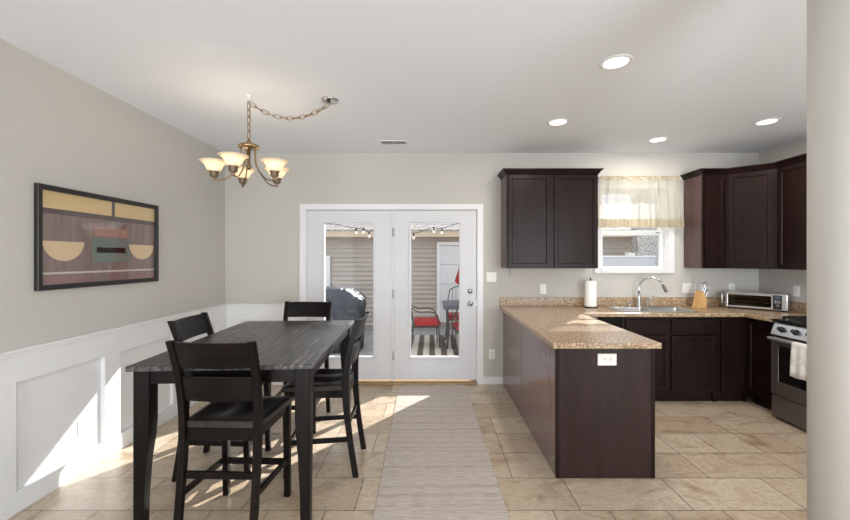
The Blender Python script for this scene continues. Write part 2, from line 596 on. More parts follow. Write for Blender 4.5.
# ------------------------------------------------------------------ kitchen window
m = MB()
cw = .08
m.box(WX0 - cw, WX0 + .004, BY - .018, BY, WZ0 - .045, WZ1 + cw, .003)
m.box(WX1 - .004, WX1 + cw, BY - .018, BY, WZ0 - .045, WZ1 + cw, .003)
m.box(WX0 + .004, WX1 - .004, BY - .018, BY, WZ1 - .004, WZ1 + cw, .003)
m.box(WX0 + .004, WX1 - .004, BY - .03, BY, WZ0 - .045, WZ0 + .004, .003)
win = struct(m.obj('window_1', WHITE))
m = MB()
for a, b, c, d in ((WX0, WX0 + .012, WZ0, WZ1), (WX1 - .012, WX1, WZ0, WZ1), (WX0, WX1, WZ0, WZ0 + .012), (WX0, WX1, WZ1 - .012, WZ1)):
    m.box(a, b, BY, BY + .14, c, d)
m.obj('window_jamb', WHITE, win)
MB().slab([WX0 + .012, WX0 + .05, WX1 - .055, WX1 - .012], [WZ0 + .012, WZ0 + .03, 1.765, 1.812], lambda i, j: i == 1 and j == 1, BY + .06, BY + .09, 'uwv').bevel_sharp(.003, 1).obj('lower_sash', WHITE, win)
MB().box(WX0 + .045, WX1 - .05, BY + .073, BY + .077, WZ0 + .026, 1.77).obj('lower_pane', GLASS, win)
MB().slab([WX0 + .012, WX0 + .05, WX1 - .055, WX1 - .012], [1.80, 1.83, WZ1 - .05, WZ1 - .012], lambda i, j: i == 1 and j == 1, BY + .095, BY + .12, 'uwv').bevel_sharp(.003, 1).obj('upper_sash', WHITE, win)
MB().box(WX0 + .045, WX1 - .05, BY + .105, BY + .109, 1.825, WZ1 - .045).obj('upper_pane', GLASS, win)
MB().box(WX1 - .10, WX1 - .06, BY + .05, BY + .062, 1.79, 1.805, .002).obj('sash_lock', STEEL, win)

# curtain valance
cur = thing('curtain_valance', 'short sheer cream valance curtain over the kitchen sink window', 'curtain', (2.43, BY, 0))


def fold(u, v):
    return (.024 * math.sin(u * 2 * PI * 7.5 + 1.6 * math.sin(u * 9)) + .007 * math.sin(u * 2 * PI * 17 + 2)) * (.3 + .7 * v) + .014 * math.sin(u * 2 * PI * 3.1 + 1.0) * v


def cloth(v0, v1, nv, mat, name, off=0.0, th=.0):
    m = MB(); bm = m.bm
    nu = 150
    hw0, hw1 = .47, .515
    rows = []
    for j in range(nv + 1):
        v = v0 + (v1 - v0) * j / nv
        row = []
        for i in range(nu + 1):
            u = i / nu
            x = (u - .5) * 2 * (hw0 + (hw1 - hw0) * v)
            gather = .006 * math.sin(u * 2 * PI * 34) * max(0, 1 - 6 * v)
            row.append(bm.verts.new((x, -.075 - fold(u, v) - gather - off, 2.44 - v * (2.44 - 1.852))))
        rows.append(row)
    for j in range(nv):
        for i in range(nu):
            f = bm.faces.new((rows[j][i], rows[j + 1][i], rows[j + 1][i + 1], rows[j][i + 1])); f.smooth = True
    o = m.obj(name, mat, cur)
    return o


cloth(.05, .84, 14, SHEER, 'curtain_cloth')
cloth(.835, 1.0, 4, HEM, 'hem_band', .001)
cloth(-.02, .055, 3, HEM, 'rod_pocket', .001)
MB().tube([(-.475, -.068, 2.427), (.475, -.068, 2.427)], .006, 8).obj('curtain_rod', WHITE, cur)
for s in (-.47, .47):
    MB().box(s - .006, s + .006, -.073, 0.0, 2.418, 2.436).obj('rod_bracket', WHITE, cur)

# ------------------------------------------------------------------ kitchen: wall cabinets
UZ0, UZ1 = 1.38, 2.425


def crown_path(m, pts, z, drop=.05, out=.045):
    """A moulding swept along a path of (x, y, outward) points; outward is the miter direction."""
    prof = [(0, -.012), (.010, 0.0), (.016, .012), (out - .012, .034), (out, .038), (out, drop), (-.02, drop), (-.02, -.012)]
    m.loft([[(p[0] + p[2] * a, p[1] + p[3] * a, z + h) for a, h in prof] for p in pts])


c = thing('wall_cabinet', 'dark brown two-door wall cabinet left of the sink window', 'cabinet', (0.819, BY, 0))
W = 1.012
MB().box(0, W, -.31, -.001, UZ0, UZ1, .002).obj('carcass', CABSIDE, c)
MB().slab([0, .03, W / 2 - .02, W / 2 + .02, W - .03, W], [UZ0, UZ0 + .025, UZ1 - .03, UZ1], lambda i, j: i in (1, 3) and j == 1, -.329, -.31, 'uwv').obj('face_frame', CAB, c)
for x0, x1 in ((.022, .481), (.527, W - .018)):
    MB(fr((x0, -.3285, UZ0 + .014), (0, -1))).panel_door(x1 - x0, UZ1 - UZ0 - .034).obj('door', CAB, c)
m = MB()
crown_path(m, [(0, 0, -1, 0), (0, -.329, -1, -1), (W, -.329, 1, -1), (W, 0, 1, 0)], UZ1)
m.obj('crown_molding', CAB, c)
m = MB().tube(spline([(.862, BY - .29, 1.379), (.862, BY - .292, 1.345), (.866, BY - .29, 1.32), (.858, BY - .29, 1.29)], 5), .004, 6)
m.box(.854, .872, BY - .30, BY - .28, 1.355, 1.3795, .002)
tag(m.obj('hanging_cord', plain('grey_cord', (128, 134, 142), .4)), 'short grey cord end hanging under the left wall cabinet corner', 'cord')

c = thing('wall_cabinet', 'narrow dark brown wall cabinet just right of the sink window', 'cabinet', (2.985, BY, 0))
W = .252
MB().box(0, W, -.31, -.001, UZ0, UZ1, .002).obj('carcass', CABSIDE, c)
MB().slab([0, .025, W - .02, W], [UZ0, UZ0 + .025, UZ1 - .03, UZ1], lambda i, j: i == 1 and j == 1, -.329, -.31, 'uwv').obj('face_frame', CAB, c)
MB(fr((.018, -.3285, UZ0 + .014), (0, -1))).panel_door(W - .032, UZ1 - UZ0 - .034, stile=.05).obj('door', CAB, c)
m = MB()
crown_path(m, [(0, 0, -1, 0), (0, -.329, -1, -1), (W, -.329, .4142, -1)], UZ1)
m.obj('crown_molding', CAB, c)

ax, ay, bx, by = 3.240, BY - .33, RX - .33, BY - .63
dl = math.hypot(bx - ax, by - ay); du = ((bx - ax) / dl, (by - ay) / dl); dn = (du[1], -du[0])
c = thing('corner_wall_cabinet', 'dark brown diagonal corner wall cabinet above the toaster oven', 'cabinet', (0, 0, 0))
pg = [(ax, ay), (ax, BY - .002), (RX - .002, BY - .002), (RX - .002, by), (bx, by)]
pg = [(ax + .001, ay + .012), (ax + .001, BY - .002), (RX - .002, BY - .002), (RX - .002, by + .001), (bx + .012, by + .001)]
MB().loft([[(p[0], p[1], UZ0) for p in pg], [(p[0], p[1], UZ1) for p in pg]]).obj('carcass', CABSIDE, c)
M = fr((ax, ay, UZ0), dn)
MB(M).slab([0, .04, dl - .04, dl], [0, .025, UZ1 - UZ0 - .03, UZ1 - UZ0], lambda i, j: i == 1 and j == 1, -.010, .0).obj('face_frame', CAB, c)
MB(fr((ax + du[0] * .03, ay + du[1] * .03, UZ0 + .014), dn)).panel_door(dl - .06, UZ1 - UZ0 - .034, stile=.06).obj('door', CAB, c)
m = MB()
crown_path(m, [(ax, ay, -.4142 + .05, -1), (bx, by, -1, -.4142 + .05)], UZ1)
m.obj('crown_molding', CAB, c)

c = thing('wall_cabinet', 'dark brown wall cabinet on the right wall above the stove', 'cabinet', (RX, by, 0))
MB().box(-.31, -.001, -1.0, 0, UZ0, UZ1, .002).obj('carcass', CABSIDE, c)
MB(fr((-.31, 0, UZ0), (-1, 0))).slab([0, .03, .96, 1.0], [0, .025, UZ1 - UZ0 - .03, UZ1 - UZ0], lambda i, j: i == 1 and j == 1, 0, .019).obj('face_frame', CAB, c)
for u0, u1 in ((.03, .49), (.505, .975)):
    MB(fr((-.3285, -u0, UZ0 + .014), (-1, 0))).panel_door(u1 - u0, UZ1 - UZ0 - .034).obj('door', CAB, c)
m = MB()
crown_path(m, [(-.329, 0, -1, -.05), (-.329, -1.0, -1, 0)], UZ1)
m.obj('crown_molding', CAB, c)

# ------------------------------------------------------------------ kitchen: base cabinets
CT0, CT1 = .89, .93                     # countertop
FYB = 4.095                             # face of the back run
FXR = 3.262                             # face of the right run


def base_box(name, label, x0, x1, doors, drawers, y_face=FYB):
    c = thing(name, label, 'cabinet', (x0, y_face, 0))
    w = x1 - x0; d = BY - y_face - .005
    m = MB()
    m.box(0, .018, .02, d, .0, CT0 - .001); m.box(w - .018, w, .02, d, 0, CT0 - .001)
    m.box(.018, w - .018, .02, d, .10, .118); m.box(.018, w - .018, d - .012, d, .118, CT0 - .001)
    m.obj('carcass', CAB, c)
    m = MB(); m.box(0, w, .045, .06, 0, .105); m.obj('toe_kick', CAB, c)
    cells_u = sorted({0, w} | {round(q, 4) for a, b in doors for q in (a + .02, b - .02)})
    m = MB()
    m.box(0, w, 0, .02, CT0 - .04, CT0 - .001)
    m.box(0, w, 0, .02, .10, .14)
    m.box(0, w, 0, .02, .70, .74)
    for q in [0.0] + [(doors[i][1] + doors[i + 1][0]) / 2 - .02 for i in range(len(doors) - 1)] + [w - .04]:
        m.box(q, q + .04, -.0004, .0204, .1001, CT0 - .0011)
    m.obj('face_frame', CAB, c)
    for a, b in doors:
        top = .695 if drawers else CT0 - .035
        MB(fr((a, -.0005, .125), (0, -1))).panel_door(b - a, top - .125, stile=.055).obj('door', CAB, c)
        if drawers:
            mm = MB(fr((a, -.0005, .725), (0, -1))); mm.box(0, b - a, 0, CT0 - .03 - .725, 0, .02, .004)
            mm.obj('drawer_front', CAB, c)
    return c


base_box('base_cabinet', 'dark brown sink base cabinet with false drawer fronts under the sink', 1.965, 2.936, [(.03, .468), (.50, .95)], True)
base_box('base_cabinet', 'dark brown narrow base cabinet in the inner corner right of the sink base', 2.937, FXR, [(.04, .31)], False)
# right run up to the stove
c = thing('base_cabinet', 'dark brown base cabinet on the right wall beside the stove', 'cabinet', (FXR, FYB, 0))
m = MB(); m.box(.02, RX - FXR - .005, -.325, -.002, .10, CT0 - .001); m.obj('carcass', CAB, c)
MB().box(.06, .075, -.325, 0, 0, .105).obj('toe_kick', CAB, c)
MB(fr((0, 0, .1), (-1, 0))).slab([0, .03, .30, .325], [0, .03, CT0 - .14, CT0 - .101], lambda i, j: i == 1 and j == 1, -.02, 0).obj('face_frame', CAB, c)
MB(fr((0.0, -.022, .125), (-1, 0))).panel_door(.29, CT0 - .165, stile=.05).obj('door', CAB, c)

# peninsula
PX0, PX1, PY0 = .842, 1.508, 2.684
c = thing('peninsula_cabinet', 'dark brown kitchen peninsula with outlet on its plain end panel', 'cabinet', (0, 0, 0))
MB().box(PX0 + .02, PX1 - .02, PY0 + .02, 4.695, .10, CT0 - .001).obj('carcass', CAB, c)
MB().box(PX0 + .02, PX1 - .08, PY0 + .02, 4.69, 0, .10).obj('toe_kick', CAB, c)
MB().box(PX0 + .018, PX1 - .022, PY0, PY0 + .019, 0, CT0 - .001, .001).obj('end_panel', ENDP, c)
m = MB(); m.box(PX0 - .002, PX0 + .018, PY0 - .004, PY0 + .03, 0, CT0 - .001, .002); m.obj('corner_strip', CAB, c)
m = MB(); m.box(PX1 - .022, PX1 + .002, PY0 - .004, PY0 + .05, 0, CT0 - .001, .002); m.obj('corner_strip', CAB, c)
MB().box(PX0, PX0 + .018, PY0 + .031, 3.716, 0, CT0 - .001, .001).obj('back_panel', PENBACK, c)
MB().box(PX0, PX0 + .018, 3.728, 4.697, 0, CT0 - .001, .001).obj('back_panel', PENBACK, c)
MB().box(PX0 + .004, PX0 + .018, 3.714, 3.73, 0, CT0 - .001).obj('seam_strip', BLACK, c)
for y0, y1 in ((PY0 + .06, 3.35), (3.37, 4.06)):
    MB(fr((PX1 - .0205, y0, .125), (1, 0))).panel_door(y1 - y0, .73).obj('door', CAB, c)

# countertop: one worktop over the peninsula, the sink run and the corner
SX0, SX1, SY0, SY1 = 2.0, 2.79, 4.13, 4.52            # sink cut-out
c = thing('countertop', 'speckled tan laminate countertop wrapping from peninsula to stove', 'countertop', (0, 0, 0))
us = [.80, 1.522, SX0, SX1, 3.19, RX - .003]; vs = [2.62, 3.728, 4.05, SY0, SY1, BY - .003]


def skip(i, j):
    if j == 0: return i != 0
    if j == 1: return i not in (0, 4)
    return i == 2 and j == 3


MB().slab(us, vs, skip, CT0, CT1).bevel_sharp(.007, 3).obj('worktop', GRAN, c)
m = MB(); m.box(.80, RX - .003, BY - .022, BY - .001, CT1 - .001, CT1 + .10, .004, 2)
m.obj('backsplash', GRAN, c)
m = MB(); m.box(RX - .022, RX - .001, 3.728, BY - .022, CT1 - .001, CT1 + .10, .004, 2)
m.obj('backsplash', GRAN, c)

# sink
c = thing('kitchen_sink', 'double bowl stainless steel sink set in the counter under the window', 'sink', (0, 0, 0))
xm = 2.395
X0, X1, Y0, Y1 = SX0 - .025, SX1 + .025, SY0 - .022, 4.655
MB().slab([X0, SX0 + .012, xm - .015, xm + .015, SX1 - .012, X1], [Y0, SY0 + .012, SY1 - .012, Y1], lambda i, j: i in (1, 3) and j == 1, CT1, CT1 + .006).bevel_sharp(.002, 2).obj('rim', STEEL, c)
for a, b in ((SX0 + .012, xm - .015), (xm + .015, SX1 - .012)):
    m = MB()
    rr = lambda x0, x1, y0, y1, r, z: [(x1 - r + r * math.cos(t), y1 - r + r * math.sin(t), z) for t in [PI / 2 * k / 5 for k in range(6)]] + \
        [(x0 + r - r * math.sin(t), y1 - r + r * math.cos(t), z) for t in [PI / 2 * k / 5 for k in range(6)]] + \
        [(x0 + r - r * math.cos(t), y0 + r - r * math.sin(t), z) for t in [PI / 2 * k / 5 for k in range(6)]] + \
        [(x1 - r + r * math.sin(t), y0 + r - r * math.cos(t), z) for t in [PI / 2 * k / 5 for k in range(6)]]
    y0, y1 = SY0 + .012, SY1 - .012
    secs = [rr(a, b, y0, y1, .004, CT1 + .004), rr(a + .003, b - .003, y0 + .003, y1 - .003, .05, CT1 - .01), rr(a + .012, b - .012, y0 + .012, y1 - .012, .06, CT1 - .15),
            rr(a + .04, b - .04, y0 + .04, y1 - .04, .05, CT1 - .175)]
    m.loft(secs, cap=False, smooth=True)
    m.bm.faces.new([v for v in list(m.bm.verts)[-24:]])
    bs = m.obj('basin', STEEL, c)
    MB().lathe([(0, .003), (.02, .003), (.04, .006), (.044, .001)], ((a + b) / 2, (y0 + y1) / 2, CT1 - .175), 20).obj('drain', CHROME, bs)

fx, fy = 2.395, 4.585
c = thing('kitchen_faucet', 'tall chrome gooseneck faucet with pull-down spray head at the sink', 'faucet', (fx, fy, CT1 + .006))
MB().lathe([(.0, 0), (.027, 0), (.027, .006), (.021, .02), (.019, .12), (.015, .14), (.0, .14)], n=20).obj('base', CHROME, c)
a = R(-38); dx, dy = math.cos(a), math.sin(a)
pts = [(0, 0, .13), (0, 0, .19)]
for k in range(0, 15):
    t = PI - k / 14 * R(160)
    rr_ = .125
    pts.append(((rr_ + rr_ * math.cos(t)) * dx, (rr_ + rr_ * math.cos(t)) * dy, .21 + rr_ * math.sin(t)))
MB().tube(pts, .0115, 12).obj('gooseneck', CHROME, c)
e1, e0 = Vector(pts[-1]), Vector(pts[-2]); dd = (e1 - e0).normalized()
MB().tube([e1 - dd * .01, e1 + dd * .02, e1 + dd * .07, e1 + dd * .085], [.013, .016, .018, .014], 14).obj('spray_head', DSTEEL, c)
c = thing('faucet_handle', 'small chrome lever handle beside the gooseneck faucet', 'faucet handle', (fx + .105, fy, CT1 + .006))
MB().lathe([(.0, 0), (.022, 0), (.022, .006), (.016, .012), (.015, .075), (.0, .085)], n=18).obj('base', CHROME, c)
MB().tube([(0, 0, .07), (.02, -.01, .09), (.055, -.025, .125)], [.008, .007, .006], 10).obj('lever', CHROME, c)
c = thing('soap_dispenser', 'short chrome soap dispenser left of the faucet on the sink deck', 'soap dispenser', (fx - .11, fy, CT1 + .006))
MB().lathe([(.0, 0), (.018, 0), (.018, .008), (.011, .014), (.011, .032), (.014, .036), (.014, .048), (0, .05)], n=16).obj('body', CHROME, c)
MB().tube([(0, 0, .042), (0, -.045, .04), (0, -.055, .032)], .005, 8).obj('spout', CHROME, c)

# paper towel
c = thing('paper_towel_roll', 'white paper towel roll on a dark upright holder left of the sink', 'paper towel', (1.815, 4.535, CT1))
MB().lathe([(0, 0), (.078, 0), (.078, .008), (.07, .012), (0, .012)], n=32).obj('holder_base', IRON, c)
MB().lathe([(.006, .012), (.006, .32), (.009, .325), (.007, .338), (0, .34)], n=12).obj('holder_rod', IRON, c)
MB().lathe([(.02, .013), (.066, .013), (.0675, .02), (.0675, .297), (.066, .303), (.02, .303), (.02, .013)], n=40).obj('roll', PAPER, c)

# knife block
c = thing('knife_block', 'light wooden knife block with steel-handled knives on the back counter', 'knife block', (3.035, 4.50, CT1), R(6))
prof = [(-.065, 0), (.065, 0), (.05, .155), (-.015, .225), (-.03, .22)]
prof = [(-.058, 0), (.05, 0), (.05, .085), (.03, .15), (-.008, .2)]
MB().loft([[(x, -.055, z) for x, z in prof], [(x, .045, z) for x, z in prof]]).bevel_sharp(.003, 1).obj('block', BLOCKW, c)
kn = 0
for (bx_, bz_, ln) in ((.002, .185, .125), (.018, .16, .115), (.040, .12, .10)):
    for yy in (-.035, -.008, .022):
        d = Vector((.3, -.12, .95)).normalized(); p = Vector((bx_, yy, bz_ - .012))
        m = MB(); L = ln * (1 - .1 * (kn % 3))
        m.tube([p, p + d * .02, p + d * L * .8, p + d * (L + .012)], [.007, .009, .0085, .006], 8)
        m.obj('knife_handle', STEEL, c)
        kn += 1

# toaster oven set across the corner
tw = .53
tn = Vector((.35, -.40, 0)).normalized()
c = thing('toaster_oven', 'low wide stainless toaster oven set across the counter corner', 'toaster oven', (3.33, 4.50, CT1), math.atan2(tn.y, tn.x))
for fx_ in (.03, tw - .03):
    for fy_ in (.03, .17):
        MB().lathe([(.012, 0), (.012, .014)], (fx_, fy_, 0), 12, cap=True).obj('foot', BLACK, c)
MB().slab([0, .025, .40, tw], [.014, .035, .155, .182], lambda i, j: i == 1 and j == 1, 0, .02, 'uwv').bevel_sharp(.004, 2).obj('front_frame', STEEL, c)
MB().slab([.0, .006, tw - .006, tw], [.014, .018, .178, .182], lambda i, j: i == 1 and j == 1, .02, .195, 'uwv').obj('housing', STEEL, c)
MB().box(.006, tw - .006, .185, .194, .018, .178).obj('back_panel', DSTEEL, c)
MB().box(.02, .405, .008, .012, .03, .16).obj('door_glass', m_glass('tinted_oven_glass', (.62, .58, .54, 1)), c)
m = MB()
for q in range(12):
    m.box(.03 + q * .031, .033 + q * .031, .03, .18, .075, .078)
m.box(.025, .402, .028, .032, .072, .08); m.box(.025, .402, .175, .18, .072, .08)
m.obj('rack', CHROME, c)
m = MB()
for zz in (.05, .125):
    m.tube([(.02, .06, zz), (.40, .06, zz)], .005, 8); m.tube([(.02, .14, zz), (.40, .14, zz)], .005, 8)
m.obj('heating_element', BRONZE, c)
MB().box(.415, .488, -.004, .01, .022, .172, .002).obj('control_panel', BLACK, c)
m = MB(); m.lathe([(0, -.014), (.015, -.014), (.017, 0)], (.452, -.004, .06), 20, 'y'); m.obj('dial', DSTEEL, c)
m = MB(); m.box(.428, .476, -.006, -.003, .13, .16); m.obj('display', plain('display_glass', (70, 84, 96), .2), c)
m = MB()
for q in range(6):
    m.box(.43 + (q % 3) * .017, .441 + (q % 3) * .017, -.006, -.003, .088 + (q // 3) * .017, .098 + (q // 3) * .017)
m.obj('button', STEEL, c)
m = MB(); m.box(.505, .521, -.004, .003, .03, .165, .002); m.obj('side_trim', STEEL, c)
m = MB(); m.box(-.034, -.018, -.03, -.012, .04, .165, .006, 2); m.tube([(-.026, -.018, .06), (.012, .006, .06)], .006, 8); m.tube([(-.026, -.018, .145), (.012, .006, .145)], .006, 8)
m.obj('handle', STEEL, c)

# ------------------------------------------------------------------ stove and towel
c = thing('stove', 'stainless and black gas stove on the right wall', 'stove', (3.19, 3.722, 0))
SW, SD = .762, RX - 3.19 - .01


def sv(name, mat, *boxes, bev=.003):
    m = MB()
    for b in boxes:
        m.box(*b, bev)
    return m.obj(name, mat, c)


sv('body', DSTEEL, (.03, SD, -SW, -.002, .045, .90))
for sx in (.06, SD - .05):
    for sy in (-.05, -SW + .05):
        MB().lathe([(.016, 0), (.016, .046)], (sx, sy, 0), 12, cap=True).obj('foot', BLACK, c)
sv('oven_drawer', DSTEEL, (-.008, .03, -SW + .004, -.006, .025, .222), bev=.005)
dr = MB()
dr.slab([-SW + .004, -SW + .085, -.085, -.006], [.232, .36, .69, .765], lambda i, j: i == 1 and j == 1, -.012, .03, 'wuv').bevel_sharp(.004, 2)
od = dr.obj('oven_door', DSTEEL, c)
MB().box(-.008, .0, -SW + .08, -.08, .355, .695).obj('oven_window', BGLASS, od)
m = MB(); m.tube([(-.055, -SW + .03, .752), (-.055, -.03, .752)], .016, 12)
for yy in (-SW + .06, -.06):
    m.tube([(-.055, yy, .752), (-.01, yy, .752)], .009, 8)
m.obj('door_handle', plain('satin_steel', (196, 200, 206), .4, .7), od)
m = MB(); m.loft([[(x, yy, z) for x, z in ((-.012, .785), (.03, .895), (.08, .895), (.08, .785))] for yy in (-.002, -SW)]).obj('control_panel', STEEL, c)
nrm = Vector((-.11, 0, .042)).normalized()
for q in range(5):
    p = Vector((.009, -.10 - q * .14, .838))
    MB().tube([p, p + nrm * .01, p + nrm * .011, p + nrm * .036], [.026, .026, .021, .018], 18).obj('knob', BLACK, c)
sv('cooktop', BLACK, (-.004, SD, -SW, -.002, .90, .926), bev=.004)
for gy in (-.04, -.40):
    m = MB()
    for q in range(5):
        m.box(.07 + q * .12, .085 + q * .12, gy - .32, gy, .94, .955)
    for q in range(3):
        m.box(.07, .565, gy - .01 - q * .15, gy + .005 - q * .15, .94, .955)
    for sx in (.07, .55):
        for sy in (gy - .315, gy - .01):
            m.box(sx, sx + .015, sy, sy + .015, .926, .94)
    m.obj('grate', IRON, c)
for bx_ in (.2, .45):
    for by_ in (-.19, -.56):
        MB().lathe([(.045, 0), (.045, .008), (.03, .012), (0, .012)], (bx_, by_, .926), 18).obj('burner', IRON, c)

m = MB(); bm = m.bm
rows = []
ys_ = [3.435 - .225 * k / 16 for k in range(17)]
path = [(3.19 - .039, .60), (3.19 - .0385, .74), (3.19 - .042, .761), (3.19 - .055, .768), (3.19 - .070, .76), (3.19 - .0725, .74), (3.19 - .074, .62), (3.19 - .078, .53), (3.19 - .08, .47)]
for q, (px, pz) in enumerate(path):
    rows.append([bm.verts.new((px - (.006 * (1 + math.sin(k * 1.15)) if q > 5 else 0), ys_[k] + (.012 * (q - 5) / 3 * math.sin(k * .5) if q > 5 else 0), pz + (.004 * math.sin(k) if q in (0, 8) else 0))) for k in range(17)])
for q in range(len(rows) - 1):
    for k in range(16):
        f = bm.faces.new((rows[q][k], rows[q][k + 1], rows[q + 1][k + 1], rows[q + 1][k])); f.smooth = True
tw_o = m.obj('dish_towel', TOWEL)
sm = tw_o.modifiers.new('thickness', 'SOLIDIFY'); sm.thickness = .003; sm.offset = 1
tag(tw_o, 'pale grey dish towel hanging over the stove door handle', 'towel')


# ------------------------------------------------------------------ outlets and switches
def plate(name, label, loc, w, n=1, kind='outlet', wide=False, pw=.072, ph=.115):
    """A wall plate; kind picks receptacle faces or rocker switches, n how many side by side."""
    c = thing(name, label, 'outlet' if kind == 'outlet' else 'light switch', loc)
    W = pw + .046 * (n - 1)
    H = ph
    if wide:
        W, H = H, W
    M = fr((0, 0, 0), w)
    MB(M).box(-W / 2, W / 2, -H / 2, H / 2, .0005, .006, .0025).obj('cover_plate', PLATE, c)
    for k in range(n):
        u = (k - (n - 1) / 2) * .046
        if kind == 'switch' or (kind == 'mixed' and k == 0):
            MB(M).box(u - .016, u + .016, -.033, .033, .005, .009, .001).obj('rocker', PLATE, c)
            continue
        for s in (-1, 1):
            cu, cv = (s * .02, 0) if wide else (u, s * .02)
            m = MB(M); m.box(cu - .016, cu + .016, cv - .0145, cv + .0145, .005, .0085, .002)
            rc = m.obj('receptacle', PLATE, c)
            m = MB(M)
            if wide:
                m.box(cu - .004, cu + .003, cv - .008, cv - .005, .008, .0089); m.box(cu - .004, cu + .004, cv + .005, cv + .008, .008, .0089)
                m.lathe([(.0025, .008), (.0025, .0089)], (cu + .009, cv, 0), 8, cap=True)
            else:
                m.box(cu - .008, cu - .005, cv - .002, cv + .006, .008, .0089); m.box(cu + .005, cu + .008, cv - .002, cv + .005, .008, .0089)
                m.lathe([(.0025, .008), (.0025, .0089)], (cu, cv - .008, 0), 8, cap=True)
            m.obj('slots', SLOT, rc)
    return c


plate('wall_outlet', 'white outlet low on the wall between french door and peninsula', (.712, BY, .356), (0, -1))
plate('light_switch', 'white double light switch on the wall beside the french door', (.705, BY, 1.268), (0, -1), n=2, kind='switch')
plate('wall_outlet', 'white outlet on the wall under the left wall cabinet', (1.317, BY, 1.127), (0, -1))
plate('light_switch', 'wide white switch and outlet plate above the knife block', (3.05, BY, 1.139), (0, -1), n=3, kind='mixed')
plate('wall_outlet', 'white outlet on the back wall just above the toaster oven', (3.553, BY, 1.139), (0, -1))
plate('wall_outlet', 'white outlet on the right wall near the stove', (RX, 4.21, 1.143), (-1, 0))
plate('wall_outlet', 'white outlet in the wainscot panel of the left wall', (LX + .008, 2.772, .31), (1, 0))
plate('wall_outlet', 'white horizontal outlet on the peninsula end panel', (1.185, PY0, .805), (0, -1), wide=True, pw=.08, ph=.128)

# ------------------------------------------------------------------ dining table
TH = .914
T = thing('dining_table', 'dark counter-height wooden dining table with tapered legs', 'table', (-1.178, 2.897, 0), R(3.0))
TW, TL = .985, 1.54
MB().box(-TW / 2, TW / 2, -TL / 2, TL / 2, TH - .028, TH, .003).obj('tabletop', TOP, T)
ins = .024
for nm, b in (('apron', (-TW / 2 + ins + .06, TW / 2 - ins - .06, -TL / 2 + ins + .012, -TL / 2 + ins + .034)),
              ('apron', (-TW / 2 + ins + .06, TW / 2 - ins - .06, TL / 2 - ins - .034, TL / 2 - ins - .012)),
              ('apron', (-TW / 2 + ins + .012, -TW / 2 + ins + .034, -TL / 2 + ins + .06, TL / 2 - ins - .06)),
              ('apron', (TW / 2 - ins - .034, TW / 2 - ins - .012, -TL / 2 + ins + .06, TL / 2 - ins - .06))):
    MB().box(b[0], b[1], b[2], b[3], TH - .105, TH - .0285, .002).obj(nm, LEGW, T)
for sx in (-1, 1):
    for sy in (-1, 1):
        ox, oy = sx * (TW / 2 - ins), sy * (TL / 2 - ins)
        secs = []
        for z, s in ((0, .052), (.2, .056), (.4, .066), (.52, .078), (.6, .082), (TH - .0285, .082)):
            x0, y0 = ox - sx * s, oy - sy * s
            xs, ys2 = sorted((ox, x0)), sorted((oy, y0))
            secs.append([(xs[0], ys2[0], z), (xs[1], ys2[0], z), (xs[1], ys2[1], z), (xs[0], ys2[1], z)])
        MB().loft(secs).bevel_sharp(.003, 1).obj('leg', LEGW, T)


